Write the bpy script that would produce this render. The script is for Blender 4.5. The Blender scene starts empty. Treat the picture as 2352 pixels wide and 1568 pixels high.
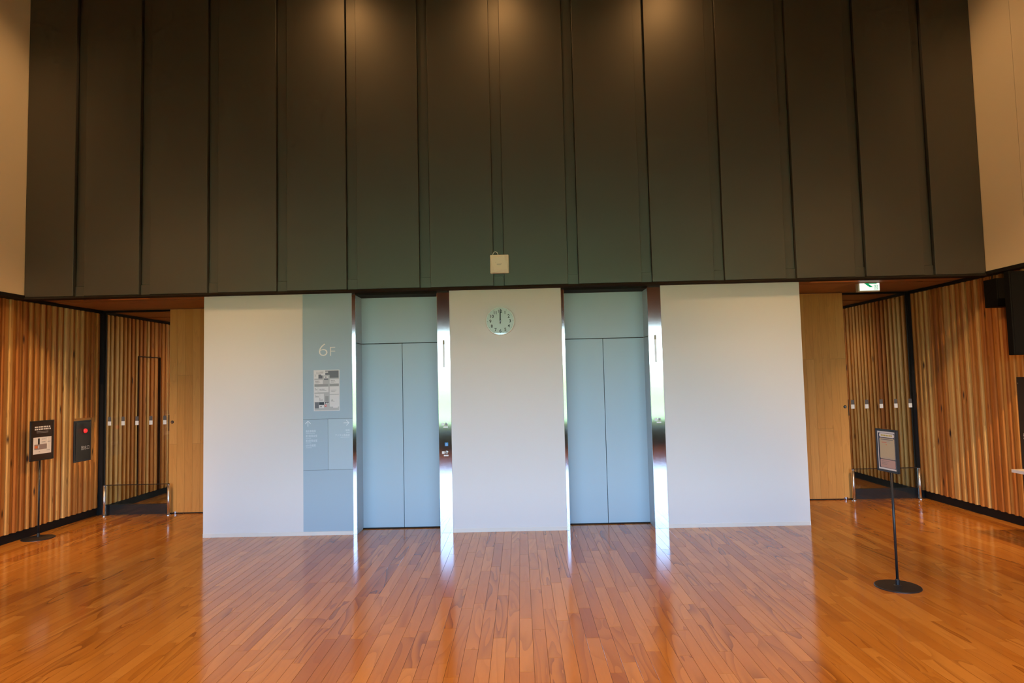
import bpy, bmesh, math, random
from mathutils import Vector, Matrix

random.seed(7)
PI = math.pi
scene = bpy.context.scene
col = scene.collection

# ------------------------------------------------------------------ camera
F_PX, PITCH, ROLL, YAW, DIST, EYE = 1500.0, 0.0603, -0.02327, -0.0110, 7.9586, 1.8
fw = Vector((math.sin(YAW) * math.cos(PITCH), math.cos(YAW) * math.cos(PITCH), math.sin(PITCH)))
rt0 = Vector((math.cos(YAW), -math.sin(YAW), 0))
up0 = rt0.cross(fw)
rt = math.cos(ROLL) * rt0 + math.sin(ROLL) * up0
up = math.cos(ROLL) * up0 - math.sin(ROLL) * rt0
CAM = Vector((0, -DIST, EYE))
cam_data = bpy.data.cameras.new('camera')
cam_data.sensor_width = 36.0
cam_data.lens = F_PX * 36.0 / 2352.0
cam_data.clip_end = 6000
cam = bpy.data.objects.new('camera', cam_data)
cam.matrix_world = Matrix(((rt.x, up.x, -fw.x, CAM.x), (rt.y, up.y, -fw.y, CAM.y),
                           (rt.z, up.z, -fw.z, CAM.z), (0, 0, 0, 1)))
col.objects.link(cam)
scene.camera = cam

# ------------------------------------------------------------------ world, exposure
scene.view_settings.view_transform = 'Standard'
scene.view_settings.look = 'None'
scene.view_settings.exposure = 0.12
scene.view_settings.gamma = 1.0
scene.view_settings.use_curve_mapping = False
scene.cycles.use_denoising = True
scene.cycles.use_adaptive_sampling = True
scene.cycles.adaptive_threshold = 0.05
scene.cycles.adaptive_min_samples = 16
scene.cycles.light_sampling_threshold = 0.03
scene.cycles.max_bounces = 6
scene.cycles.diffuse_bounces = 3
scene.cycles.glossy_bounces = 4
scene.cycles.transparent_max_bounces = 12
scene.cycles.sample_clamp_indirect = 8.0
SKY = 1.95
world = bpy.data.worlds.new('sky')
scene.world = world
world.use_nodes = True
wn = world.node_tree
wn.nodes.clear()
sky = wn.nodes.new('ShaderNodeTexSky')
sky.sky_type = 'NISHITA'
sky.sun_disc = False
sky.sun_elevation = math.radians(52)
sky.sun_rotation = math.radians(20)
sky.altitude = 0
sky.air_density = 1.0
sky.dust_density = 1.0
bg = wn.nodes.new('ShaderNodeBackground')
bg.inputs['Strength'].default_value = SKY
wo = wn.nodes.new('ShaderNodeOutputWorld')
wb_ = wn.nodes.new('ShaderNodeMix')          # the camera's white balance leans to the warm lamps
wb_.data_type = 'RGBA'
wb_.blend_type = 'MULTIPLY'
wb_.inputs[0].default_value = 1.0
wb_.inputs[7].default_value = (0.86, 0.97, 1.16, 1)
wn.links.new(sky.outputs['Color'], wb_.inputs[6])
wn.links.new(wb_.outputs[2], bg.inputs['Color'])
wn.links.new(bg.outputs['Background'], wo.inputs['Surface'])

# room measures (metres; front wall plane is Y = 0, Y grows away from the camera)
XL, XR = -6.19, 5.745          # backing plane of the timber side walls
UL, UR = -6.00, 5.60           # faces of the upper side walls
YB, YF = -10.0, 4.4            # window wall, corridor ends
HC, HZ = 2.975, 7.2            # corridor ceiling, hall ceiling
DW = -0.15                     # face of the dark panelled wall
WIN0, WIN1 = 0.66, 3.14

# daylight portal in the real window opening (only guides sampling, gives no light of its own)
pl = bpy.data.lights.new('window_portal', 'AREA')
pl.shape = 'RECTANGLE'
pl.size, pl.size_y = UR - UL, WIN1 - WIN0
pl.cycles.is_portal = True
po = bpy.data.objects.new('window_portal', pl)
po.location = ((UL + UR) / 2, YB + 0.02, (WIN0 + WIN1) / 2)
po.rotation_euler = (PI / 2, 0, 0)
col.objects.link(po)

HALL_W = 580.0
CORRIDOR_FILL_W = 3800.0
WASH_W = 80.0
BEIGE_FILL_W = 190.0
CROSS_FILL_W = 2100.0
BACK_CORRIDOR_W = 60.0

# ------------------------------------------------------------------ materials
class NT:
    def __init__(self, name):
        self.m = bpy.data.materials.new(name)
        self.m.use_nodes = True
        self.t = self.m.node_tree
        self.b = self.t.nodes['Principled BSDF']
        self.out = self.t.nodes['Material Output']

    def n(self, typ, **kw):
        nd = self.t.nodes.new(typ)
        for k, v in kw.items():
            setattr(nd, k, v)
        return nd

    def l(self, a, b):
        self.t.links.new(a, b)

    def math(self, op, a, b=None, c=None):
        nd = self.n('ShaderNodeMath', operation=op)
        for i, v in enumerate((a, b, c)):
            if v is None:
                continue
            if isinstance(v, (int, float)):
                nd.inputs[i].default_value = v
            else:
                self.l(v, nd.inputs[i])
        return nd.outputs[0]

    def mixc(self, fac, a, b, blend='MIX'):
        nd = self.n('ShaderNodeMix', data_type='RGBA', blend_type=blend)
        for sock, v in ((nd.inputs[0], fac), (nd.inputs[6], a), (nd.inputs[7], b)):
            if isinstance(v, (int, float)):
                sock.default_value = v
            elif isinstance(v, tuple):
                sock.default_value = (*v[:3], 1)
            else:
                self.l(v, sock)
        return nd.outputs[2]


def plain(name, c, rough=0.5, metal=0.0, spec=0.5, bump=0.0, bscale=200.0, var=0.0, emit=None, estr=1.0):
    N = NT(name)
    b = N.b
    b.inputs['Base Color'].default_value = (*c, 1)
    b.inputs['Roughness'].default_value = rough
    b.inputs['Metallic'].default_value = metal
    b.inputs['Specular IOR Level'].default_value = spec
    pos = N.n('ShaderNodeNewGeometry').outputs['Position']
    if var > 0:
        no = N.n('ShaderNodeTexNoise')
        no.inputs['Scale'].default_value = 3.0
        no.inputs['Detail'].default_value = 4
        N.l(pos, no.inputs['Vector'])
        lo = tuple(x * (1 - var) for x in c)
        hi = tuple(min(1, x * (1 + var)) for x in c)
        N.l(N.mixc(no.outputs['Fac'], lo, hi), b.inputs['Base Color'])
    if bump > 0:
        nb = N.n('ShaderNodeTexNoise')
        nb.inputs['Scale'].default_value = bscale
        nb.inputs['Detail'].default_value = 2
        N.l(pos, nb.inputs['Vector'])
        bp = N.n('ShaderNodeBump')
        bp.inputs['Strength'].default_value = bump
        bp.inputs['Distance'].default_value = 0.002
        N.l(nb.outputs['Fac'], bp.inputs['Height'])
        N.l(bp.outputs['Normal'], b.inputs['Normal'])
    if emit:
        b.inputs['Emission Color'].default_value = (*emit, 1)
        b.inputs['Emission Strength'].default_value = estr
    return N.m


def glass(name, tint, refl=1.0, rough=0.0):
    """thin architectural pane: tinted see-through with a Fresnel reflection"""
    N = NT(name)
    tr = N.n('ShaderNodeBsdfTransparent')
    tr.inputs['Color'].default_value = (*tint, 1)
    gl = N.n('ShaderNodeBsdfGlossy')
    gl.inputs['Roughness'].default_value = rough
    fr = N.n('ShaderNodeFresnel')
    fr.inputs['IOR'].default_value = 1.5
    mx = N.n('ShaderNodeMixShader')
    N.l(N.math('MULTIPLY', fr.outputs[0], refl), mx.inputs[0])
    N.l(tr.outputs[0], mx.inputs[1])
    N.l(gl.outputs[0], mx.inputs[2])
    N.l(mx.outputs[0], N.out.inputs['Surface'])
    return N.m


def wood(name, tones, along, stretch=9.0, ring_scale=3.0, ring_freq=34.0, ring_amt=0.35, knots=0.0,
         rough=0.45, spec=0.5, attr=None, fine=0.32, uneven=False):
    """tones: ramp of board colours picked per board; along: grain axis 0/1/2"""
    N = NT(name)
    b = N.b
    if attr:
        a = N.n('ShaderNodeAttribute', attribute_name=attr)
        rnd = a.outputs['Fac']
    else:
        rnd = N.n('ShaderNodeObjectInfo').outputs['Random']
    pos = N.n('ShaderNodeNewGeometry').outputs['Position']
    sc = [1.0, 1.0, 1.0]
    sc[along] = 1.0 / stretch
    mp = N.n('ShaderNodeMapping')
    mp.inputs['Scale'].default_value = sc
    N.l(pos, mp.inputs['Vector'])
    cx = N.n('ShaderNodeCombineXYZ')
    N.l(N.math('MULTIPLY', rnd, 371.0), cx.inputs[0])
    N.l(N.math('MULTIPLY', rnd, 917.0), cx.inputs[1])
    N.l(N.math('MULTIPLY', rnd, 533.0), cx.inputs[2])
    ad = N.n('ShaderNodeVectorMath', operation='ADD')
    N.l(mp.outputs[0], ad.inputs[0])
    N.l(cx.outputs[0], ad.inputs[1])
    vec = ad.outputs[0]
    n1 = N.n('ShaderNodeTexNoise')
    n1.inputs['Scale'].default_value = ring_scale
    n1.inputs['Detail'].default_value = 1.5
    n1.inputs['Distortion'].default_value = 0.4
    N.l(vec, n1.inputs['Vector'])
    s = N.math('FRACT', N.math('MULTIPLY', n1.outputs['Fac'], ring_freq / 3.0))
    s = N.math('POWER', s, 2.6)
    if uneven:                                   # only some planks show a bold flame figure
        s = N.math('MULTIPLY', s, N.math('MULTIPLY_ADD', N.math('POWER', N.math('FRACT', N.math('MULTIPLY', rnd, 29.3)), 2.5), 0.8, 0.15))
    n2 = N.n('ShaderNodeTexNoise')
    n2.inputs['Scale'].default_value = 90.0
    n2.inputs['Detail'].default_value = 2
    N.l(vec, n2.inputs['Vector'])
    ramp = N.n('ShaderNodeValToRGB')
    ramp.color_ramp.interpolation = 'CONSTANT' if len(tones) > 4 else 'LINEAR'
    el = ramp.color_ramp.elements
    while len(el) < len(tones):
        el.new(0.5)
    for i, t in enumerate(tones):
        el[i].position = i / len(tones) if len(tones) > 4 else i / (len(tones) - 1)
        el[i].color = (*t, 1)
    N.l(N.math('FRACT', N.math('MULTIPLY', rnd, 13.7)), ramp.inputs['Fac'])
    c = ramp.outputs['Color']
    c = N.mixc(N.math('MULTIPLY', s, ring_amt), c, (0.42, 0.30, 0.22), 'MULTIPLY')
    c = N.mixc(N.math('MULTIPLY', n2.outputs['Fac'], fine), c, (0.55, 0.45, 0.38), 'MULTIPLY')
    if knots > 0:
        mk = N.n('ShaderNodeMapping')
        ks = [7.0, 7.0, 7.0]
        ks[along] = 1.7
        mk.inputs['Scale'].default_value = ks
        N.l(pos, mk.inputs['Vector'])
        av = N.n('ShaderNodeVectorMath', operation='ADD')
        N.l(mk.outputs[0], av.inputs[0])
        N.l(cx.outputs[0], av.inputs[1])
        vo = N.n('ShaderNodeTexVoronoi')
        vo.inputs['Scale'].default_value = 1.0
        N.l(av.outputs[0], vo.inputs['Vector'])
        d = N.math('SUBTRACT', 1.0, N.math('MINIMUM', 1.0, N.math('DIVIDE', vo.outputs['Distance'], knots)))
        d = N.math('MINIMUM', 1.0, N.math('MULTIPLY', d, 1.6))
        c = N.mixc(d, c, (0.035, 0.014, 0.006))
    N.l(c, b.inputs['Base Color'])
    b.inputs['Roughness'].default_value = rough
    b.inputs['Specular IOR Level'].default_value = spec
    return N.m


M = {}
M['white'] = plain('wall_paper', (0.79, 0.785, 0.775), 0.85, bump=0.25, bscale=260, spec=0.2)
M['cream'] = plain('cream_vinyl', (0.80, 0.77, 0.70), 0.5)
M['blue'] = plain('blue_grey_steel', (0.45, 0.59, 0.68), 0.42, bump=0.08, bscale=500, spec=0.4)
M['blue_sign'] = plain('blue_grey_panel', (0.40, 0.54, 0.64), 0.5, bump=0.05, bscale=500, spec=0.35)
M['seam'] = plain('dark_seam', (0.03, 0.033, 0.035), 0.6)
M['black'] = plain('black_paint', (0.012, 0.011, 0.011), 0.7, spec=0.2)
M['matt_black'] = plain('matt_black', (0.004, 0.004, 0.004), 0.8, spec=0.12)
M['satin_black'] = plain('satin_black_metal', (0.018, 0.019, 0.02), 0.38)
M['navy'] = plain('navy_steel', (0.028, 0.034, 0.05), 0.45)
M['dark_panel'] = plain('dark_bronze_panel', (0.020, 0.0145, 0.009), 0.44, bump=0.04, bscale=600, spec=1.0)
_b = M['dark_panel'].node_tree.nodes['Principled BSDF']
_b.inputs['IOR'].default_value = 1.7
M['dark_trim'] = plain('dark_bronze_trim', (0.030, 0.022, 0.017), 0.9, spec=0.1)
M['beige'] = plain('beige_plaster', (0.80, 0.65, 0.46), 0.8, bump=0.1, bscale=300, spec=0.2)
M['brown'] = plain('brown_ceiling', (0.20, 0.11, 0.055), 0.6, var=0.2)
M['backing'] = plain('dark_backing', (0.05, 0.03, 0.018), 0.8)
M['subfloor'] = plain('subfloor', (0.10, 0.04, 0.012), 0.7)
M['print_white'] = plain('white_print', (0.86, 0.86, 0.85), 0.6)
M['print_cream'] = plain('cream_print', (0.92, 0.90, 0.86), 0.6)
M['print_pale'] = plain('pale_blue_print', (0.78, 0.87, 0.94), 0.6)
M['print_black'] = plain('black_print', (0.02, 0.02, 0.02), 0.5)
M['print_grey'] = plain('grey_print', (0.45, 0.46, 0.47), 0.6)
M['paper'] = plain('paper_white', (0.80, 0.80, 0.81), 0.6)
M['map_lt'] = plain('map_light_grey', (0.52, 0.54, 0.55), 0.6)
M['map_mid'] = plain('map_mid_grey', (0.36, 0.37, 0.38), 0.6)
M['map_dk'] = plain('map_slate', (0.17, 0.185, 0.21), 0.6)
M['map_navy'] = plain('map_navy', (0.03, 0.045, 0.06), 0.6)
M['red'] = plain('red_print', (0.75, 0.10, 0.09), 0.6)
M['orange'] = plain('orange_print', (0.80, 0.22, 0.06), 0.6)
M['poster_dark'] = plain('poster_dark_brown', (0.030, 0.016, 0.012), 0.4)
M['poster_navy'] = plain('poster_navy', (0.020, 0.022, 0.055), 0.4)
M['poster_cream'] = plain('poster_cream', (0.62, 0.52, 0.32), 0.5)
M['poster_pink'] = plain('poster_pink', (0.60, 0.40, 0.33), 0.5)
M['poster_green'] = plain('poster_pale_green', (0.55, 0.62, 0.52), 0.5)
M['yellow'] = plain('yellow_print', (0.60, 0.50, 0.10), 0.6)
M['pink_grey'] = plain('pink_grey_print', (0.36, 0.29, 0.27), 0.6)
M['plastic_white'] = plain('white_plastic', (0.90, 0.86, 0.78), 0.45)
M['plastic_facet'] = plain('white_plastic_facet', (0.88, 0.84, 0.76), 0.4)
M['chrome'] = plain('chrome', (0.75, 0.75, 0.76), 0.12, metal=1.0)
M['post_steel'] = plain('post_steel', (0.78, 0.78, 0.77), 0.32, metal=1.0)
M['tag_grey'] = plain('sticker_grey', (0.12, 0.11, 0.11), 0.5)
M['sticker_blue'] = plain('sticker_blue', (0.03, 0.30, 0.70), 0.4)
M['button_white'] = plain('button_white', (0.85, 0.85, 0.85), 0.35)
M['indicator'] = plain('indicator_glass', (0.86, 0.89, 0.98), 0.25)
M['indicator_dark'] = plain('indicator_dark', (0.36, 0.29, 0.20), 0.3)
M['lamp_red'] = plain('red_lamp', (0.6, 0.01, 0.01), 0.2, emit=(1.0, 0.02, 0.02), estr=1.6)
M['lamp_warm'] = plain('lamp_lens', (1, 0.9, 0.7), 0.3, emit=(1.0, 0.62, 0.28), estr=2.0)
M['exit_white'] = plain('exit_sign_white', (0.85, 0.9, 0.87), 0.4, emit=(0.92, 1.0, 0.95), estr=0.85)
M['exit_green'] = plain('exit_sign_green', (0.0, 0.25, 0.09), 0.4, emit=(0.0, 0.33, 0.12), estr=0.75)
M['exit_case'] = plain('exit_sign_case', (0.62, 0.60, 0.45), 0.4)
M['clock_face'] = plain('clock_face', (0.92, 0.92, 0.90), 0.5)
M['clock_rim'] = plain('clock_rim', (0.95, 0.92, 0.88), 0.35)
M['table_top'] = plain('table_top', (0.72, 0.66, 0.58), 0.4)
M['table_edge'] = plain('table_edge', (0.80, 0.79, 0.80), 0.5)
M['cabinet_dark'] = plain('dark_cabinet', (0.022, 0.018, 0.018), 0.45)
M['ridge'] = plain('hill_green', (0.30, 0.37, 0.08), 0.9, var=0.35)
M['field'] = plain('field_green', (0.41, 0.48, 0.12), 0.9, var=0.3)
M['glass_clear'] = glass('window_glass', (0.96, 0.98, 0.97), 1.0)
M['glass_tint'] = glass('screen_glass', (0.68, 0.61, 0.49), 1.0)
M['glass_guard'] = glass('guard_glass', (0.86, 0.88, 0.84), 1.0)
M['glass_lens'] = glass('clock_lens', (0.98, 0.99, 0.98), 1.0)


def steel():
    N = NT('brushed_stainless')
    b = N.b
    b.inputs['Base Color'].default_value = (0.62, 0.62, 0.63, 1)
    b.inputs['Metallic'].default_value = 1.0
    b.inputs['Roughness'].default_value = 0.16
    pos = N.n('ShaderNodeNewGeometry').outputs['Position']
    mp = N.n('ShaderNodeMapping')
    mp.inputs['Scale'].default_value = (6, 6, 900)
    N.l(pos, mp.inputs['Vector'])
    no = N.n('ShaderNodeTexNoise')
    no.inputs['Scale'].default_value = 1.0
    N.l(mp.outputs[0], no.inputs['Vector'])
    r = N.math('MULTIPLY_ADD', no.outputs['Fac'], 0.05, 0.05)
    N.l(r, b.inputs['Roughness'])
    return N.m


M['steel'] = steel()
FLOOR_T = [(0.57, 0.222, 0.028), (0.50, 0.176, 0.019), (0.64, 0.270, 0.042), (0.41, 0.128, 0.013)]
M['plank'] = wood('floor_plank_wood', FLOOR_T, 1, stretch=8, ring_scale=5.0, ring_freq=26, ring_amt=0.95, rough=0.13, fine=0.18, uneven=True)
M['plank_far'] = wood('floor_plank_wood_joined', FLOOR_T, 1, stretch=8, ring_scale=5.0, ring_freq=26, ring_amt=0.95,
                      rough=0.13, attr='tint', fine=0.18, uneven=True)
for _k in ('plank', 'plank_far'):
    M[_k].node_tree.nodes['Principled BSDF'].inputs['IOR'].default_value = 1.6
BOARD_T = [(0.60, 0.300, 0.080), (0.50, 0.205, 0.042), (0.66, 0.410, 0.140), (0.42, 0.150, 0.027), (0.55, 0.250, 0.055),
           (0.68, 0.455, 0.180), (0.52, 0.225, 0.048), (0.60, 0.335, 0.100), (0.46, 0.180, 0.036), (0.64, 0.370, 0.115)]
M['board'] = wood('cedar_board', BOARD_T, 2, stretch=14, ring_scale=14, ring_freq=14, ring_amt=0.35, knots=0.13, rough=0.6, spec=0.3, fine=0.2)
DOOR_T = [(0.68, 0.335, 0.085), (0.64, 0.305, 0.072), (0.71, 0.365, 0.100), (0.60, 0.275, 0.062)]
M['door_plank'] = wood('door_veneer', DOOR_T, 2, stretch=10, ring_scale=9, ring_freq=22, ring_amt=0.16, rough=0.5, spec=0.35, fine=0.15)
CEIL_T = [(0.36, 0.150, 0.045), (0.30, 0.120, 0.035), (0.42, 0.185, 0.058)]
M['ceil_board'] = wood('ceiling_board', CEIL_T, 0, stretch=12, ring_scale=8, ring_freq=20, ring_amt=0.4, knots=0.10, rough=0.5)
M['ceil_streak'] = wood('ceiling_light_streak', [(0.85, 0.42, 0.13), (0.80, 0.38, 0.11)], 0, stretch=12, ring_scale=8, ring_freq=20,
                      ring_amt=0.2, rough=0.4)  # lighter wood tones that paint a streak of lamp light

# ------------------------------------------------------------------ mesh helpers
class MB:
    def __init__(self):
        self.v, self.f, self.t = [], [], []

    def add(self, vs, fs, tint=None):
        o = len(self.v)
        self.v += [tuple(p) for p in vs]
        self.f += [tuple(i + o for i in f) for f in fs]
        if tint is not None:
            self.t += [tint] * len(vs)
        return self

    def box(self, x0, x1, y0, y1, z0, z1, bev=0.0, tint=None):
        if bev > 0:
            bm = bmesh.new()
            bmesh.ops.create_cube(bm, size=1)
            for v in bm.verts:
                v.co = Vector(((x0 + x1) / 2 + v.co.x * (x1 - x0), (y0 + y1) / 2 + v.co.y * (y1 - y0),
                               (z0 + z1) / 2 + v.co.z * (z1 - z0)))
            bmesh.ops.bevel(bm, geom=list(bm.edges), offset=bev, segments=2, affect='EDGES', profile=0.5)
            bm.verts.index_update()
            self.add([v.co for v in bm.verts], [[v.index for v in f.verts] for f in bm.faces])
            bm.free()
            return self
        v = [(x0, y0, z0), (x1, y0, z0), (x1, y1, z0), (x0, y1, z0), (x0, y0, z1), (x1, y0, z1), (x1, y1, z1), (x0, y1, z1)]
        f = [(0, 3, 2, 1), (4, 5, 6, 7), (0, 1, 5, 4), (1, 2, 6, 5), (2, 3, 7, 6), (3, 0, 4, 7)]
        return self.add(v, f, tint)

    def cyl(self, p0, p1, r0, r1=None, n=24, cap=True):
        r1 = r0 if r1 is None else r1
        p0, p1 = Vector(p0), Vector(p1)
        d = (p1 - p0).normalized()
        a = d.orthogonal().normalized()
        b = d.cross(a)
        vs = []
        for p, r in ((p0, r0), (p1, r1)):
            for i in range(n):
                t = 2 * PI * i / n
                vs.append(p + a * (r * math.cos(t)) + b * (r * math.sin(t)))
        fs = [(i, (i + 1) % n, n + (i + 1) % n, n + i) for i in range(n)]
        if cap:
            fs += [tuple(range(n - 1, -1, -1)), tuple(range(n, 2 * n))]
        return self.add(vs, fs)

    def lathe(self, prof, axis='z', c=(0, 0, 0), n=40):
        """prof: (radius, height) pairs; axis z up or y towards the viewer (-Y)"""
        vs = []
        for r, h in prof:
            for i in range(n):
                t = 2 * PI * i / n
                if axis == 'z':
                    vs.append((c[0] + r * math.cos(t), c[1] + r * math.sin(t), c[2] + h))
                else:
                    vs.append((c[0] + r * math.cos(t), c[1] - h, c[2] + r * math.sin(t)))
        fs = []
        for k in range(len(prof) - 1):
            for i in range(n):
                j = (i + 1) % n
                fs.append((k * n + i, k * n + j, (k + 1) * n + j, (k + 1) * n + i))
        fs.append(tuple(range(n - 1, -1, -1)))
        fs.append(tuple(range((len(prof) - 1) * n, len(prof) * n)))
        return self.add(vs, fs)

    def tube(self, pts, r, n=10):
        pts = [Vector(p) for p in pts]
        rings = []
        for i, p in enumerate(pts):
            d = (pts[min(i + 1, len(pts) - 1)] - pts[max(i - 1, 0)]).normalized()
            a = d.cross(Vector((0.13, 0.97, 0.21))).normalized()
            b = d.cross(a)
            rings.append([p + a * (r * math.cos(2 * PI * k / n)) + b * (r * math.sin(2 * PI * k / n)) for k in range(n)])
        vs = [q for rg in rings for q in rg]
        fs = []
        for i in range(len(pts) - 1):
            for k in range(n):
                j = (k + 1) % n
                fs.append((i * n + k, i * n + j, (i + 1) * n + j, (i + 1) * n + k))
        fs += [tuple(range(n - 1, -1, -1)), tuple(range((len(pts) - 1) * n, len(pts) * n))]
        return self.add(vs, fs)

    def poly(self, pts, y, th):
        """outline of (x, z) points as a slab whose face looks to -Y at y, thickness th behind it"""
        n = len(pts)
        vs = [(x, y, z) for x, z in pts] + [(x, y + th, z) for x, z in pts]
        fs = [tuple(range(n)), tuple(range(2 * n - 1, n - 1, -1))]
        fs += [((i + 1) % n, i, n + i, n + (i + 1) % n) for i in range(n)]
        return self.add(vs, fs)

    def mesh(self, name, mat, off=(0, 0, 0)):
        me = bpy.data.meshes.new(name)
        me.from_pydata([(x - off[0], y - off[1], z - off[2]) for x, y, z in self.v], [], self.f)
        if self.t:
            at = me.attributes.new('tint', 'FLOAT', 'POINT')
            at.data.foreach_set('value', self.t)
        if mat is not None:
            me.materials.append(mat)
        bm = bmesh.new()
        bm.from_mesh(me)
        bmesh.ops.recalc_face_normals(bm, faces=bm.faces)
        bm.to_mesh(me)
        bm.free()
        me.update()
        return me

    def build(self, name, mat, parent=None, world=True, smooth=False):
        """world=True: coordinates are world ones, moved into the (unrotated) parent's frame"""
        off = (0, 0, 0)
        if parent is not None and world:
            p = parent
            off = Vector((0, 0, 0))
            while p is not None:
                off += p.location
                p = p.parent
        me = self.mesh(name, mat, off)
        if smooth:
            for p in me.polygons:
                p.use_smooth = len(p.vertices) <= 4
        o = bpy.data.objects.new(name, me)
        col.objects.link(o)
        if parent is not None:
            o.parent = parent
        elif world:
            xs, ys, zs = zip(*self.v)
            c = Vector(((min(xs) + max(xs)) / 2, (min(ys) + max(ys)) / 2, min(zs)))
            me.transform(Matrix.Translation(-c))
            o.location = c
        return o


def tag(o, label, cat, group=None, kind=None):
    o['label'] = label
    o['category'] = cat
    if group:
        o['group'] = group
    if kind:
        o['kind'] = kind
    return o


def root(name, loc, rz=0.0):
    o = bpy.data.objects.new(name, None)
    o.empty_display_size = 0.1
    o.location = loc
    o.rotation_euler = (0, 0, rz)
    col.objects.link(o)
    return o


def inst(name, me, parent, loc=(0, 0, 0), rz=0.0):
    o = bpy.data.objects.new(name, me)
    col.objects.link(o)
    o.parent = parent
    o.location = loc
    o.rotation_euler = (0, 0, rz)
    return o


def text_mesh(body, size, align='LEFT', squeeze=1.0, bold=0.0):
    cu = bpy.data.curves.new('lettering', 'FONT')
    cu.body = body
    cu.size = size
    cu.align_x = align
    cu.align_y = 'BOTTOM_BASELINE'
    cu.resolution_u = 3
    cu.offset = bold
    ob = bpy.data.objects.new('lettering', cu)
    col.objects.link(ob)
    dg = bpy.context.evaluated_depsgraph_get()
    me = bpy.data.meshes.new_from_object(ob.evaluated_get(dg))
    bpy.data.objects.remove(ob)
    bpy.data.curves.remove(cu)
    return me


def lettering(name, body, size, x, z, y, mat, parent, align='LEFT', squeeze=1.0, bold=0.0, width=None):
    """flat lettering facing -Y in the parent's frame"""
    me = text_mesh(body, size, align, squeeze, bold)
    if width is not None and len(me.vertices):
        xs = [v.co.x for v in me.vertices]
        squeeze = width / max(1e-6, max(xs) - min(xs))
    for v in me.vertices:
        v.co = Vector((v.co.x * squeeze, 0, v.co.y))
    me.materials.clear()
    me.materials.append(mat)
    me.name = name
    o = bpy.data.objects.new(name, me)
    col.objects.link(o)
    o.parent = parent
    o.location = (x, y, z)
    return o


def struct(o, label, cat):
    return tag(o, label, cat, kind='structure')


# ================================================================== structure: floor
floor = MB().box(-6.35, 5.9, YB - 0.2, YF + 0.1, -0.06, -0.014).build('floor', M['subfloor'])
struct(floor, 'glossy orange-brown timber plank floor of the lift hall', 'floor')
PW, PLEN = 0.0927, 0.91
planks = []
nrow = int((5.9 + 6.35) / PW)
for r in range(nrow):
    x0 = -6.35 + r * PW
    y = YB - 0.2 - random.random() * PLEN
    while y < YF + 0.1:
        ln = random.choice((PLEN, PLEN, PLEN * 0.66, PLEN * 1.33))
        planks.append((x0, max(y, YB - 0.2), min(y + ln, YF + 0.1)))
        y += ln


def in_frame(x, y, z=0.0):
    d = Vector((x, y, z)) - CAM
    dz = d.dot(fw)
    if dz < 0.3:
        return None
    px, py = 1176 + F_PX * d.dot(rt) / dz, 784 - F_PX * d.dot(up) / dz
    return dz if (0 <= px <= 2352 and 0 <= py <= 1600) else None


def hidden(x, y):
    return (-3.87 < x < 3.43 and y > 0.34)


seen = []
for i, (x0, a, b) in enumerate(planks):
    if b - a < 0.02:
        continue
    ym = (a + b) / 2
    dz = in_frame(x0 + PW / 2, ym)
    if dz and not hidden(x0, ym):
        seen.append((dz / math.sqrt(b - a), i))
seen.sort()
near = set(i for _, i in seen[:300])
G = 0.0009
cache = {}
far = MB()
for i, (x0, a, b) in enumerate(planks):
    if b - a < 0.01:
        continue
    if i in near:
        k = round(b - a, 3)
        if k not in cache:
            mb = MB()
            w, l, c = PW / 2 - G, (b - a) / 2 - G, 0.0006
            vs = [(-w, -l, -0.014), (w, -l, -0.014), (w, l, -0.014), (-w, l, -0.014),
                  (-w, -l, -c), (w, -l, -c), (w, l, -c), (-w, l, -c),
                  (-w + c, -l + c, 0), (w - c, -l + c, 0), (w - c, l - c, 0), (-w + c, l - c, 0)]
            fs = [(0, 1, 5, 4), (1, 2, 6, 5), (2, 3, 7, 6), (3, 0, 4, 7), (4, 5, 9, 8), (5, 6, 10, 9), (6, 7, 11, 10),
                  (7, 4, 8, 11), (8, 9, 10, 11)]
            cache[k] = mb.add(vs, fs).mesh('plank', M['plank'])
        inst('plank', cache[k], floor, Vector((x0 + PW / 2, (a + b) / 2, 0)) - floor.location)
    else:
        far.box(x0 + G, x0 + PW - G, a + G, b - G, -0.014, 0.0, tint=random.random())
fo = far.build('far_planks', M['plank_far'], floor)
fo['kind'] = 'stuff'

# ================================================================== structure: timber side walls
STRIPS = [(0.058, 0.016), (0.046, 0.040), (0.066, 0.018), (0.054, 0.043), (0.050, 0.014), (0.060, 0.038)]


def board_mesh(variant, h, name='board'):
    """cedar board standing on z=0, running +Y for its width, face towards +X; odd variants stand proud"""
    w, d = STRIPS[variant]
    c = 0.004 if variant % 2 == 0 else 0.012
    prof = [(0.0, 0.0), (d - c * 0.8, 0.0004), (d, c), (d, w - c), (d - c * 0.8, w - 0.0008), (0.0, w - 0.0008)]
    n = len(prof)
    vs = [(x, y, 0) for x, y in prof] + [(x, y, h) for x, y in prof]
    fs = [tuple(range(n)), tuple(range(2 * n - 1, n - 1, -1))] + [(i, (i + 1) % n, n + (i + 1) % n, n + i) for i in range(n)]
    return MB().add(vs, fs).mesh(name, M['board']), w


ZB, ZT = 0.11, 2.93
BM = [board_mesh(k, ZT - ZB) for k in range(6)]


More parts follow.
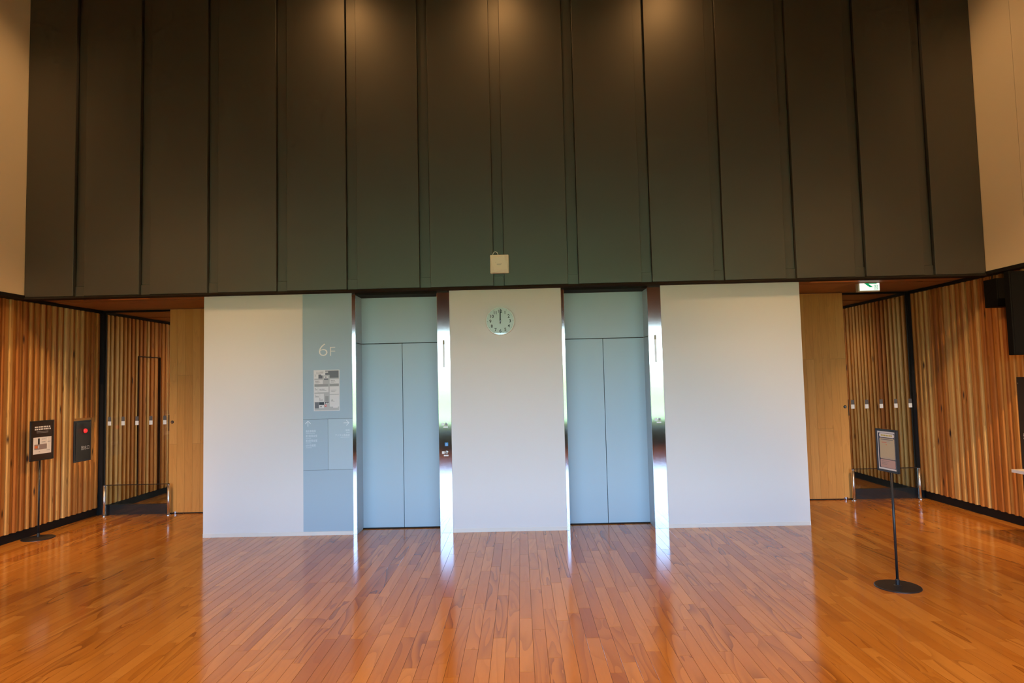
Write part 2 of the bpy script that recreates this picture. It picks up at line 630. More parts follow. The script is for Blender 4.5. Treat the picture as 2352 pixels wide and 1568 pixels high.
def timber_wall(name, side, x, label, gaps=()):
    """gaps: (y0, y1, z0, z1) openings with boards cut short above and below"""
    s = 1 if side == 'left' else -1
    xa, xb = (x - 0.22, x) if s > 0 else (x, x + 0.22)
    w = MB().box(xa, xb, YB, YF, 0, HC + 0.25).build(name, M['backing'])
    struct(w, label, 'wall')
    y, i = -4.2, 0
    rnd = random.Random(3 if s > 0 else 11)
    while y < YF - 0.1:
        k = rnd.choice((0, 2, 4)) if i % 2 == 0 else rnd.choice((1, 3, 5))
        i += 1
        me, wd = BM[k]
        spans = [(ZB, ZT)]
        for g0, g1, z0, z1 in gaps:
            if y + wd * 0.5 > g0 and y + wd * 0.5 < g1:
                spans = [sp for sp in ((ZB, z0), (z1, ZT)) if sp[1] - sp[0] > 0.05]
        for z0, z1 in spans:
            m2 = me if z1 - z0 > 2.7 else board_mesh(k, z1 - z0)[0]
            # on the right wall the board is turned half round; its ribs then run the other way
            loc = Vector((x, y if s > 0 else y + wd, z0)) - w.location
            inst('board', m2, w, loc, 0 if s > 0 else PI)
        y += wd
    # plain cladding nearer the window wall, out of the picture
    MB().box(*((x, x + 0.02) if s > 0 else (x - 0.02, x)), YB, -4.2, ZB, ZT).build('cladding', M['board'], w)
    return w


FIRE = (1.035, 1.392, 0.815, 1.385)
CABR = (-1.15, -0.33, 0.0, 1.71)
DOOR3 = (2.50, 3.12, 0.11, 2.33)
wl = timber_wall('wall_left', 'left', XL, 'timber wall of fluted cedar boards at the left with a fire cabinet', [FIRE[:3] + (FIRE[3] + 0.034,)])
wr = timber_wall('wall_right', 'right', XR, 'timber wall of fluted cedar boards at the right behind the table', [CABR])
# the flush door in the left wall, behind the glass: its outline is a narrow gap
MB().box(XL, XL + 0.058, 2.486, 2.50, ZB, 2.33).box(XL, XL + 0.058, 3.12, 3.134, ZB, 2.33).box(XL, XL + 0.0575, 2.486, 3.134, 2.326, 2.34) \
    .build('door_gap', M['black'], wl)

for nm, xa, xb in (('baseboard_left', XL, XL + 0.006), ('baseboard_right', XR - 0.006, XR)):
    b = MB().box(xa, xb, YB, YF, 0, 0.11).build(nm, M['black'])
    struct(b, 'black recessed baseboard under the %s cedar boards' % nm.split('_')[1], 'baseboard')
for nm, xa, xb, xc in (('trim_1', XL, UL + 0.012, XL + 0.062), ('trim_2', UR - 0.012, XR, XR - 0.062)):
    mb = MB()
    mb.box(min(xa, xb), max(xa, xb), YB, -0.02, 2.93, 2.972)
    lo, hi = (xa, xc) if nm == 'trim_1' else (xc, xb)
    mb.box(min(lo, hi), max(lo, hi), -0.02, YF, 2.93, 2.972)
    t = mb.build(nm, M['black'])
    struct(t, 'black shadow trim above the %s cedar boards' % ('left' if nm == 'trim_1' else 'right'), 'trim')

# upper side walls: plaster panels with fine vertical joints
for nm, xf, s in (('wall_upper_left', UL, -1), ('wall_upper_right', UR, 1)):
    xa, xb = sorted((xf + s * 0.02, xf + s * 0.35))
    w = MB().box(xa, xb, YB, 0.1, 2.972, HZ).build(nm, M['beige'])
    struct(w, 'warm lit beige upper wall at the %s above the timber' % nm.split('_')[2], 'wall')
    ys = [0.1, -0.78, -1.98, -3.18, -4.38, -5.58, -6.78, -7.98, -9.18, YB]
    for a, b in zip(ys[1:], ys[:-1]):
        xa, xb = sorted((xf, xf + s * 0.02))
        MB().box(xa, xb, a + 0.002, b - 0.002, 2.972, HZ).build('wall_panel', M['beige'], w)

# ================================================================== structure: dark panelled wall
DB = 2.945
w = MB().box(UL - 0.1, UR + 0.1, DW + 0.06, 0.10, DB, HZ).build('wall_upper', M['dark_panel'])
struct(w, 'tall dark bronze panelled wall above the lifts', 'wall')
grooves = [-5.335, -4.53, -3.70, -2.857, -2.003, -1.118, -0.226, 0.67, 1.555, 2.425, 3.285, 4.115, 4.935]
GW = 0.066
edges = [UL + 0.004] + grooves + [UR - 0.004]
for i in range(len(edges) - 1):
    a = edges[i] + (GW if i > 0 else 0)
    b = edges[i + 1] - (GW if i < len(edges) - 2 else 0)
    MB().box(a, b, DW, DW + 0.058, DB + 0.004, HZ, bev=0.003).build('bronze_panel', M['dark_panel'], w)
for g in grooves:
    MB().box(g - 0.058, g + 0.058, DW + 0.048, DW + 0.06, 3.075, HZ).build('cover_strip', M['dark_panel'], w)
    MB().box(g - 0.062, g + 0.062, DW + 0.036, DW + 0.06, DB + 0.004, 3.07).build('strip_foot', M['dark_panel'], w)
t = MB().box(UL, UR, DW - 0.012, -0.0085, DB - 0.022, DB).build('trim_3', M['dark_trim'])
struct(t, 'thin dark bronze edge trim along the foot of the panelled wall', 'trim')

# ================================================================== structure: white lift core
wf = root('wall_front', (0, 0, 0))
struct(wf, 'white papered wall around the two lifts', 'wall')
for a, b in ((-3.87, -2.045), (-0.845, 0.522), (1.737, 3.43)):
    MB().box(a, b, 0, 0.45, 0.0, DB).build('wall_panel', M['white'], wf)
MB().box(-3.87, 3.43, 0.45, 2.4, 0, HC + 0.2).box(-3.87, 3.43, 0.101, 0.45, DB, HC + 0.2).build('core_block', M['white'], wf)
n = 0
for a, b in ((-3.87, -2.045), (-0.845, 0.522), (1.737, 3.43)):
    bb = MB().box(a, b, -0.006, 0, 0, 0.045).build('baseboard_front', M['cream'])
    struct(bb, ('low cream baseboard under the blue sign panel and left white wall', 'low cream baseboard under the clock wall between the lifts',
                'low cream baseboard under the right white wall')[n], 'baseboard')
    n += 1

# ================================================================== structure: corridor ceilings
def corridor_ceiling(name, xa, xb, label, streak):
    c = MB().box(xa, xb, 0.1, YF, HC + 0.015, HC + 0.2).build(name, M['backing'])
    struct(c, label, 'ceiling')
    y, k = -0.05, 0
    rnd = random.Random(len(label))
    while y < YF:
        dw = 0.62 if k < 3 else 0.4
        cuts = sorted([xa] + list(streak if k == 0 else (xa + (xb - xa) * rnd.uniform(0.3, 0.7),)) + [xb])
        for i in range(len(cuts) - 1):
            m = M['ceil_streak'] if (k == 0 and i == 1) else M['ceil_board']
            y1 = min(y + dw, YF)
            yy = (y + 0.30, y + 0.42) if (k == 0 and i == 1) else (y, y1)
            MB().box(cuts[i] + 0.001, cuts[i + 1] - 0.001, y + 0.003, y1 - 0.003, HC - (k % 2) * 0.006, HC + 0.015) \
                .build('ceiling_board', M['ceil_board'], c)
            if m is M['ceil_streak']:
                MB().box(cuts[i] + 0.001, cuts[i + 1] - 0.001, yy[0], yy[1], HC - 0.012, HC).build('light_streak', m, c)  # thin pale strip paints a lit streak onto the ceiling boards
        y += dw
        k += 1
    return c


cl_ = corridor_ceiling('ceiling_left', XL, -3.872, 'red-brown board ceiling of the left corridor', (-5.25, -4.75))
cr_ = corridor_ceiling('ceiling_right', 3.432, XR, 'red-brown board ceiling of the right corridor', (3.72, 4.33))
for nm, xa, xb, lb in (('wall_end_left', XL, -3.8, 'left'), ('wall_end_right', 3.4, XR, 'right')):
    e = MB().box(xa, xb, YF, YF + 0.15, 0, HC + 0.2).build(nm, M['brown'])
    struct(e, 'brown end wall of the %s corridor behind the glass' % lb, 'wall')

# hall ceiling and window wall, behind and above the camera
hc = MB().box(UL - 0.3, UR + 0.3, YB - 0.2, 0.1, HZ, HZ + 0.2).build('ceiling', M['brown'])
struct(hc, 'high brown ceiling of the hall with warm downlights', 'ceiling')
wb = MB().box(-6.4, 5.95, YB - 0.2, YB, 0, WIN0).box(-6.4, 5.95, YB - 0.2, YB, WIN1, HZ).build('wall_back', M['brown'])
struct(wb, 'brown wall around the long window behind the viewer', 'wall')
wi = root('window_1', (0, YB - 0.1, WIN0))
struct(wi, 'long ribbon window behind the viewer looking out on green hills', 'window')
mull = [-6.19, -3.6, 0.2, 2.9, 5.745]
for x in mull:
    MB().box(x - 0.03, x + 0.03, YB - 0.15, YB - 0.05, WIN0, WIN1).build('mullion', M['satin_black'], wi)
for a, b in zip(mull[:-1], mull[1:]):
    MB().box(a + 0.03, b - 0.03, YB - 0.104, YB - 0.096, WIN0, WIN1).build('pane', M['glass_clear'], wi)

bn = root('window_bench', (0, YB + 0.4, 0))
tag(bn, 'long dark bench under the ribbon window behind the viewer', 'bench')
MB().box(UL + 0.3, UR - 0.3, YB + 0.02, YB + 0.75, 0.40, 0.50, bev=0.01).build('seat', M['cabinet_dark'], bn)
for x in (UL + 0.32, -2.2, 1.6, UR - 0.40):
    MB().box(x, x + 0.08, YB + 0.05, YB + 0.72, 0.0, 0.40).build('support', M['cabinet_dark'], bn)
MB().box(UL + 0.4, UR - 0.4, YB + 0.66, YB + 0.69, 0.02, 0.40).build('front_panel', M['cabinet_dark'], bn)

# the land outside, far below the sixth floor
gmb = MB().box(-2600, 2600, -3200, -10.4, -24.2, -24)
g = gmb.build('ground', M['field'])
struct(g, 'green fields far below outside the window', 'ground')
for k, (yy, hh, seed) in enumerate(((-700, 34, 5), (-1500, 90, 9))):
    rr = random.Random(seed)
    ph = [(rr.uniform(0.002, 0.012), rr.uniform(0, 6), rr.uniform(0.3, 1)) for _ in range(6)]
    vs, fs = [], []
    nx = 90
    for i in range(nx):
        x = -1800 + 3600 * i / (nx - 1)
        h = hh * (0.55 + 0.12 * sum(a * math.sin(f * x + p) for f, p, a in ph))
        vs += [(x, yy + 160, -24), (x, yy + 60, -24 + h * 0.6), (x, yy, -24 + h), (x, yy - 200, -24)]
    for i in range(nx - 1):
        for j in range(3):
            fs.append((i * 4 + j, i * 4 + 4 + j, i * 4 + 5 + j, i * 4 + 1 + j))
    o = MB().add(vs, fs).build('hill_ridge', M['ridge'], smooth=True)
    struct(o, ('near', 'far')[k] + ' green wooded ridge beyond the fields outside', 'hill')

# ================================================================== glass screens and sliding doors in the corridors
YG = 1.60


def glass_screen(name, xa, xb, jamb_at, label, tags):
    w = root(name, ((xa + xb) / 2, YG, 0))
    struct(w, label, 'glass screen')
    p = MB().box(xa, xb, YG - 0.006, YG + 0.006, 0.14, HC - 0.03).build('pane', M['glass_tint'], w)
    MB().box(xa, xb, YG - 0.03, YG + 0.03, 0, 0.14).build('kick_plate', M['navy'], w)
    MB().box(xa, xb, YG - 0.03, YG + 0.03, HC - 0.03, HC - 0.007).build('header', M['black'], w)
    ja = (xa, xa + 0.078) if jamb_at < 0 else (xb - 0.078, xb)
    MB().box(*ja, YG - 0.035, YG + 0.035, 0, HC - 0.007).build('jamb', M['black'], w)
    for x in tags:
        st = MB().box(x - 0.024, x + 0.024, YG - 0.009, YG - 0.006, 1.285, 1.345).build('sticker', M['print_white'], w)
        MB().box(x - 0.022, x + 0.022, YG - 0.009, YG - 0.006, 1.347, 1.41).build('sticker_top', M['tag_grey'], st)
    return w


glass_screen('window_2', XL + 0.004, -5.125, -1, 'tinted glass screen in the left corridor with five small stickers',
             (-6.03, -5.83, -5.625, -5.42, -5.215))
glass_screen('window_3', 4.715, XR - 0.004, 1, 'tinted glass screen in the right corridor with five small stickers',
             (4.805, 5.005, 5.215, 5.425, 5.632))


def plank_door(name, xa, xb, edge, label, joints):
    """flush sliding door clad with upright veneer planks; edge = -1 when its free edge is at xa"""
    d = root(name, ((xa + xb) / 2, YG - 0.05, 0))
    struct(d, label, 'door')
    MB().box(xa, xb, YG - 0.035, YG + 0.02, 0.012, HC - 0.008).build('door_core', M['backing'], d)
    wv = 0.113
    n = int(math.ceil((xb - xa) / wv))
    for i in range(n):
        if edge < 0:
            a, b = xa + i * wv, min(xa + (i + 1) * wv, xb)
        else:
            a, b = max(xb - (i + 1) * wv, xa), xb - i * wv
        if b - a < 0.01:
            continue
        zs = [0.014] + list(joints[i % len(joints)]) + [HC - 0.009]
        for z0, z1 in zip(zs[:-1], zs[1:]):
            MB().box(a + 0.0008, b - 0.0008, YG - 0.05, YG - 0.035, z0 + 0.0008, z1 - 0.0008).build('plank', M['door_plank'], d)
    xe = xa if edge < 0 else xb
    s = -edge
    lk = MB().lathe([(0.022, 0), (0.022, 0.006), (0.018, 0.009)], 'y', (xe + s * 0.045, YG - 0.05, 1.318), 24) \
        .build('lock', M['satin_black'], d, smooth=False)
    MB().lathe([(0.013, 0.009), (0.012, 0.012)], 'y', (xe + s * 0.045, YG - 0.05, 1.318), 20).build('lock_core', M['chrome'], lk)
    MB().box(xe + s * 0.045 - 0.002, xe + s * 0.045 + 0.002, YG - 0.0635, YG - 0.062, 1.310, 1.326).build('keyway', M['black'], lk)
    xa2, xb2 = sorted((xe - s * 0.012, xe + s * 0.001))
    MB().box(xa2, xb2, YG - 0.048, YG - 0.02, 1.19, 1.42).build('flush_pull', M['black'], d)
    fb = MB().box(xe + s * 0.10 - 0.03, xe + s * 0.10 + 0.03, YG - 0.056, YG - 0.05, 0.012, 0.03).build('floor_bolt', M['chrome'], d)
    MB().cyl((xe + s * 0.10, YG - 0.06, 0.004), (xe + s * 0.10, YG - 0.06, 0.034), 0.009).build('bolt_pin', M['chrome'], fb)
    MB().box(xa, xb, YG - 0.045, YG + 0.02, 0.0005, 0.012).build('bottom_seal', M['black'], d)
    return d


plank_door('door_1', -5.125, -3.875, -1, 'sliding timber door with upright planks beside the left glass screen',
           [(1.0,), (1.995,), (1.995,), (1.0,), (1.0,), (2.2,), (0.8,)])
plank_door('door_2', 3.435, 4.715, 1, 'sliding timber door with upright planks beside the right glass screen',
           [(2.01,), (2.01,), (1.01,), (1.01,), (2.01,), (2.01,), (1.01,)])


def guard(xa, xb, label):
    r = root('guard_rail', ((xa + xb) / 2, YG - 0.15, 0))
    tag(r, label, 'guard rail', 'glass guard rails in front of the corridor screens')
    y = YG - 0.15
    for x in (xa, xb):
        p = MB().cyl((x, y, 0.008), (x, y, 0.43), 0.019, n=20).build('post', M['post_steel'], r, smooth=True)
        MB().lathe([(0.03, 0), (0.03, 0.006), (0.02, 0.009)], 'z', (x, y, 0), 20).build('post_foot', M['post_steel'], p)
        MB().lathe([(0.019, 0.43), (0.019, 0.434), (0.012, 0.437)], 'z', (x, y, 0), 20).build('post_cap', M['post_steel'], p)
    MB().box(xa + 0.02, xb - 0.02, y - 0.004, y + 0.004, 0.02, 0.44).build('pane', M['glass_guard'], r)
    MB().box(xa - 0.015, xb + 0.015, y - 0.006, y + 0.006, 0.438, 0.447).build('top_rail', M['dark_trim'], r)
    return r


guard(-6.0, -5.075, 'low glass guard rail with two steel posts in the left corridor')
guard(4.685, 5.615, 'low glass guard rail with two steel posts in the right corridor')

# ================================================================== lifts
def elevator(x_open0, x_open1, x_strip, x_col, split, label, wheelchair):
    xc = (x_open0 + x_open1) / 2
    r = root('elevator', (xc, 0.3, 0))
    tag(r, label, 'elevator', 'lifts in the white wall')
    YD = 0.30
    zt, zj = 2.895, 2.31
    MB().box(x_open0 - 0.002, x_open1 + 0.002, 0.0, 0.42, zt, DB).build('soffit', M['black'], r)
    MB().box(x_open0, x_open1, YD, YD + 0.03, zj + 0.006, zt).build('transom_panel', M['blue'], r)
    MB().box(x_open0, split - 0.0035, YD + 0.004, YD + 0.034, 0.012, zj - 0.004).build('door_leaf', M['blue'], r)
    MB().box(split + 0.0035, x_open1, YD + 0.004, YD + 0.034, 0.012, zj - 0.004).build('door_leaf', M['blue'], r)
    MB().box(x_open0, x_open1, YD + 0.04, YD + 0.08, 0, zt).build('shaft_back', M['seam'], r)
    sill = MB().box(x_open0, x_open1, YD - 0.022, YD + 0.04, 0.0, 0.011).build('sill', M['dark_trim'], r)
    # reveals at both sides, each in two pieces with a joint level with the door head
    for x0, x1 in ((x_open0 - 0.012, x_open0), (x_open1, x_open1 + 0.012)):
        rv = MB().box(x0, x1, 0.012, YD + 0.034, 0.001, zj - 0.004).build('reveal', M['blue'], r)
        MB().box(x0, x1, 0.012, YD + 0.034, zj + 0.004, zt).build('reveal_top', M['blue'], rv)
    MB().box(x_strip, x_open0 - 0.001, -0.008, 0.012, 0.0, DB - 0.001, bev=0.0015).build('jamb_strip', M['steel'], r)
    c = MB().box(x_open1 + 0.001, x_col, -0.008, 0.012, 0.0, DB - 0.001, bev=0.0015).build('jamb_column', M['steel'], r)
    cx = (x_open1 + x_col) / 2
    f = -0.008
    # floor indicator
    MB().box(cx - 0.014, cx + 0.012, f - 0.002, f, 1.985, 2.27).build('indicator', M['indicator'], c)
    MB().box(cx - 0.014, cx + 0.012, f - 0.003, f, 2.265, 2.318).build('indicator_sensor', M['indicator_dark'], c)

    def call(z, nm='call_button'):
        MB().box(cx - 0.042, cx - 0.010, f - 0.003, f, z - 0.016, z + 0.016, bev=0.001).build('floor_sticker', M['button_white'], c)
        MB().lathe([(0.020, 0), (0.020, 0.004), (0.017, 0.006)], 'y', (cx + 0.014, f, z), 28).build(nm, M['chrome'], c)
        MB().lathe([(0.0155, 0.006), (0.015, 0.0065)], 'y', (cx + 0.014, f, z), 28).build('button_face', M['tag_grey' if False else 'print_grey'], c)
        a = MB()
        x, y = cx + 0.014, f - 0.0068
        a.poly([(x - 0.0016, z + 0.010), (x - 0.0016, z - 0.004), (x + 0.0016, z - 0.004), (x + 0.0016, z + 0.010)], y, 0.0004)
        a.poly([(x - 0.008, z - 0.001), (x, z - 0.011), (x + 0.008, z - 0.001), (x + 0.004, z - 0.001), (x, z - 0.006), (x - 0.004, z - 0.001)][::-1], y, 0.0004)
        a.build('down_arrow', M['print_black'], c)
        MB().box(cx - 0.020, cx + 0.036, f - 0.003, f, z - 0.044, z - 0.027, bev=0.001).build('braille_plate', M['button_white'], c)

    call(1.296)
    if wheelchair:
        call(0.955, 'wheelchair_call_button')
        x, z = cx + 0.014, 1.054
        s = MB().box(x - 0.020, x + 0.020, f - 0.002, f, z - 0.021, z + 0.021).build('wheelchair_sticker', M['sticker_blue'], c)
        s['label'] = 'blue wheelchair sticker'
        k = MB()
        k.lathe([(0.0022, 0), (0.0022, 0.0006)], 'y', (x - 0.003, f - 0.002, z + 0.013), 12)
        for p, q in (((-0.003, 0.010), (-0.002, -0.001)), ((-0.002, -0.001), (0.006, -0.001)), ((0.006, -0.001), (0.011, -0.012)),
                     ((-0.002, 0.005), (0.006, 0.005))):
            k.cyl((x + p[0], f - 0.0022, z + p[1]), (x + q[0], f - 0.0022, z + q[1]), 0.0012, n=6)
        arc = [(x - 0.002 + 0.009 * math.cos(t), f - 0.0022, z - 0.006 + 0.009 * math.sin(t)) for t in [math.radians(a) for a in range(120, 341, 20)]]
        k.tube(arc, 0.0010, 6)
        k.build('wheelchair_symbol', M['print_white'], s)
    return r


elevator(-2.0, -1.0, -2.045, -0.845, -1.487, 'blue-grey lift beside the 6F sign panel with a wheelchair call button', True)
elevator(0.56, 1.575, 0.522, 1.737, 1.058, 'blue-grey lift to the right of the clock wall', False)

# ================================================================== 6F wayfinding panel
sg = root('wayfinding_panel', (-2.347, -0.003, 0.047))
tag(sg, 'tall blue-grey 6F wayfinding panel beside the left lift with floor map', 'sign')
SX0, SX1, SF = -2.65, -2.045, -0.006
MB().box(SX0, SX1, SF, -0.0005, 1.393, DB - 0.024).build('top_plate', M['blue_sign'], sg)
pa = MB().box(SX0, -2.3485, SF, -0.0005, 0.780, 1.390).build('direction_plate', M['blue_sign'], sg)
pb = MB().box(-2.3455, SX1, SF - 0.001, -0.0005, 0.780, 1.390).build('direction_plate', M['blue'], sg)
MB().box(SX0, SX1, SF, -0.0005, 0.047, 0.777).build('bottom_plate', M['blue_sign'], sg)
MB().box(SX0, SX1, -0.003, -0.001, 0.777, 1.393).build('joint', M['seam'], sg)
o = sg.location


def sgt(name, body, size, x, z, mat, align='LEFT', bold=0.0, width=None, parent=None, y=SF - 0.0012):
    return lettering(name, body, size, x - o.x, z - o.z, y - o.y, mat, parent or sg, align, bold=bold, width=width)


sgt('floor_number', '6', 0.232, -2.470, 2.156, M['print_cream'], bold=-0.0045, width=0.106)
sgt('floor_letter', 'F', 0.168, -2.333, 2.154, M['print_cream'], bold=-0.0035, width=0.062)


def arrow_mesh(cx, cz, s, ang, name, parent, y):
    k = MB()
    ca, sa = math.cos(ang), math.sin(ang)

    def tr(p):
        return (cx + p[0] * ca - p[1] * sa, cz + p[0] * sa + p[1] * ca)
    t = 0.055 * s
    k.poly([tr(p) for p in ((-0.5 * s, -t), (0.46 * s, -t), (0.46 * s, t), (-0.5 * s, t))], y, 0.001)
    q = 1.4142 * t
    k.poly([tr(p) for p in ((0.5 * s, 0), (0.0, 0.5 * s), (-q, 0.5 * s - q), (0.5 * s - 2 * q, 0))], y - 0.0002, 0.001)
    k.poly([tr(p) for p in ((0.5 * s, 0), (0.5 * s - 2 * q, 0), (-q, -0.5 * s + q), (0.0, -0.5 * s))], y - 0.0002, 0.001)
    return k.build(name, M['print_pale'], parent)


arrow_mesh(-2.590, 1.340, 0.072, PI / 2, 'arrow_up', pa, SF - 0.0012)
arrow_mesh(-2.120, 1.340, 0.072, 0, 'arrow_right', pb, SF - 0.0022)
y = SF - 0.0012
for i, (t, wd) in enumerate((('議会事務局', 0.122), ('第1委員会室', 0.140), ('第2委員会室', 0.140), ('601会議室', 0.122))):
    z = 1.237 - i * 0.0575
    lettering('direction_text', t, 0.030, -2.619 - o.x, z - o.z, SF - 0.0012 - o.y, M['print_pale'], pa, width=wd)
    MB().box(-2.617, -2.617 + (0.11, 0.065, 0.065, 0.07)[i], y, y + 0.001, z - 0.017, z - 0.0135).build('caption_line', M['print_pale'], pa)
for i, (t, wd) in enumerate((('議場', 0.048), ('デジタル推進課', 0.176))):
    z = 1.240 - i * 0.0585
    lettering('direction_text', t, 0.030, -2.082 - o.x, z - o.z, SF - 0.0022 - o.y, M['print_pale'], pb, align='RIGHT', width=wd)
    wl_ = (0.04, 0.11)[i]
    MB().box(-2.084 - wl_, -2.084, y - 0.001, y, z - 0.017, z - 0.0135).build('caption_line', M['print_pale'], pb)

# floor map mounted on the panel
MX0, MX1, MZ0, MZ1 = -2.516, -2.201, 1.488, 1.987
mp = MB().box(MX0, MX1, SF - 0.006, SF, MZ0, MZ1).build('floor_map', M['paper'], sg)


def mu(u):
    return MX0 + (u - 270) / 785.0 * (MX1 - MX0)


def mv(v):
    return MZ1 - (v - 118) / 1255.0 * (MZ1 - MZ0)


def mrect(name, u0, v0, u1, v1, mat, lift=1):
    yy = SF - 0.006 - 0.0004 * lift
    MB().box(mu(u0), mu(u1), yy, yy + 0.0004 * lift, mv(v1), mv(v0)).build(name, M[mat], mp)


mrect('map_ground', 293, 140, 1037, 1352, 'map_lt', 1)
for r4 in ((293, 140, 625, 255), (500, 255, 625, 285), (293, 262, 408, 380), (293, 420, 550, 548), (757, 405, 1037, 540), (293, 632, 396, 805),
           (404, 632, 720, 800), (757, 628, 1037, 862), (293, 845, 456, 1090), (462, 845, 580, 1090), (757, 880, 1037, 1245), (860, 1245, 1005, 1278),
           (585, 312, 713, 376), (432, 1188, 580, 1280)):
    mrect('map_room', *r4, 'paper', 2)
for r4 in ((625, 140, 1030, 272), (757, 272, 1030, 362), (418, 258, 500, 378), (500, 285, 538, 378), (585, 382, 713, 420), (305, 1100, 420, 1285)):
    mrect('map_core', *r4, 'map_dk', 2)
for r4 in ((293, 550, 715, 622), (757, 545, 1037, 618), (620, 918, 722, 1080)):
    mrect('map_passage', *r4, 'map_mid', 2)
mrect('map_service', 432, 1100, 580, 1186, 'map_navy', 2)
mrect('map_lifts', 618, 1095, 728, 1150, 'map_navy', 2)
for u in (636, 686):
    mrect('map_lift', u, 1115, u + 34, 1152, 'paper', 3)
mrect('map_title_box', 625, 170, 712, 202, 'print_white', 3)
k = MB().lathe([(0.0135, 0.0), (0.0135, 0.0012)], 'y', (mu(628), SF - 0.006, mv(1208)), 24).build('you_are_here', M['red'], mp)
MB().box(mu(606), mu(650), SF - 0.0076, SF - 0.0072, mv(1214), mv(1202)).build('marker_bar', M['print_white'], k)
for u, v in ((630, 342), (668, 342), (466, 1235), (505, 1235)):
    q = MB()
    q.lathe([(0.0022, 0.0), (0.0022, 0.0014)], 'y', (mu(u), SF - 0.006, mv(v - 18)), 10)
    q.box(mu(u - 6), mu(u + 6), SF - 0.0074, SF - 0.006, mv(v + 22), mv(v - 12))
    q.build('restroom_figure', M['print_black'], mp)
for t, u, v, sz in (('デジタル推進課', 350, 195, 0.0125), ('議会事務局', 445, 720, 0.0125), ('議場', 800, 1058, 0.0125), ('第1', 310, 895, 0.011),
                    ('委員会室', 310, 932, 0.011), ('第2', 438, 1008, 0.011), ('委員会室', 438, 1045, 0.011), ('601', 303, 695, 0.011),
                    ('会議室', 303, 732, 0.011), ('議員控室', 318, 472, 0.0125), ('議員控室', 790, 464, 0.0125)):
    lettering('map_text', t, sz, mu(u) - o.x, mv(v) - o.z, SF - 0.0072 - o.y, M['print_black'], mp)
for u0, v0, u1 in ((350, 215, 555), (445, 742, 655), (800, 1078, 905), (318, 492, 470), (318, 508, 420), (790, 486, 940), (790, 500, 890), (800, 740, 965),
                   (800, 768, 940), (800, 782, 912), (300, 275, 350), (300, 305, 350), (310, 945, 440), (438, 1062, 560)):
    mrect('map_caption', u0, v0, u1, v0 + 8, 'map_mid', 3)

# ================================================================== wall clock
CX, CZ, CR = -0.225, 2.533, 0.176
ck = root('wall_clock', (CX, 0, CZ))
tag(ck, 'round white wall clock reading twelve between the two lifts', 'clock')
MB().lathe([(CR * 0.9, 0.0), (CR, 0.004), (CR, 0.036), (CR * 0.985, 0.042), (CR * 0.955, 0.042), (CR * 0.95, 0.033), (CR * 0.94, 0.024)], 'y',
           (CX, 0, CZ), 64).build('rim', M['clock_rim'], ck, smooth=False)
dial = MB().lathe([(CR * 0.945, 0.022), (CR * 0.945, 0.0262)], 'y', (CX, 0, CZ), 64).build('dial', M['clock_face'], ck)
fy = -0.0268
for h in range(1, 13):
    a = PI / 2 - h * PI / 6
    x, z = 0.120 * math.cos(a), 0.120 * math.sin(a)
    lettering('numeral', str(h), 0.054, x, z - 0.0195, fy, M['print_black'], dial, align='CENTER', bold=0.0008)
for k_ in range(60):
    a = k_ * PI / 30
    rr = 0.0032 if k_ % 5 == 0 else 0.0014
    MB().lathe([(rr, 0.0), (rr, 0.0006)], 'y', (CX + 0.155 * math.cos(a), -0.0262, CZ + 0.155 * math.sin(a)), 10).build('minute_mark', M['print_black'], dial)


def hand(name, ln, w0, tail, ang, y):
    ca, sa = math.cos(ang), math.sin(ang)
    pts = [(-w0, 0), (-w0 * 0.5, -tail), (w0 * 0.5, -tail), (w0, 0), (w0 * 0.55, ln), (-w0 * 0.55, ln)]
    MB().poly([(CX + x * ca - z * sa, CZ + x * sa + z * ca) for x, z in pts][::-1], y, 0.001).build(name, M['print_black'], ck)


hand('hour_hand', 0.098, 0.0082, 0.030, 0.0, -0.0285)
hand('minute_hand', 0.145, 0.0064, 0.036, -0.035, -0.0305)
MB().lathe([(0.006, 0.0305), (0.006, 0.033), (0.004, 0.034)], 'y', (CX, 0, CZ), 20).build('hub', M['chrome'], ck)
MB().lathe([(CR * 0.95, 0.036), (CR * 0.95, 0.0375)], 'y', (CX, 0, CZ), 64).build('lens', M['glass_lens'], ck)

# ================================================================== wireless access point on the dark wall
ap = root('access_point', (-0.215, DW, 3.205))
tag(ap, 'square cream wireless access point on the dark wall above the clock', 'access point')
hw = 0.112
MB().box(-0.215 - hw, -0.215 + hw, DW - 0.040, DW - 0.006, 3.205 - hw, 3.205 + hw, bev=0.008).build('body', M['plastic_white'], ap)
MB().box(-0.215 - 0.07, -0.215 + 0.07, DW - 0.006, DW, 3.205 - 0.07, 3.205 + 0.07).build('mount_plate', M['print_grey'], ap)
ang = math.radians(14)
pts = []
for sx, sz in ((-1, -1), (1, -1), (1, 1), (-1, 1)):
    x, z = sx * 0.083, sz * 0.083
    pts.append((-0.215 + x * math.cos(ang) - z * math.sin(ang), 3.205 + x * math.sin(ang) + z * math.cos(ang)))
cv = MB()
outer = [(-0.215 - 0.105, 3.100), (-0.215 + 0.105, 3.100), (-0.215 + 0.105, 3.310), (-0.215 - 0.105, 3.310)]
vs = [(x, DW - 0.0405, z) for x, z in outer] + [(x, DW - 0.056, z) for x, z in pts]
cv.add(vs, [(0, 1, 5, 4), (1, 2, 6, 5), (2, 3, 7, 6), (3, 0, 4, 7), (4, 5, 6, 7)])
cv.build('facet_cover', M['plastic_facet'], ap)
for x0, z0, wd in ((-0.262, 3.222, 0.010), (-0.245, 3.2, 0.06), (-0.245, 3.192, 0.05)):
    MB().box(x0, x0 + wd, DW - 0.0566, DW - 0.0558, z0, z0 + 0.004).build('print_line', M['print_grey'], ap)
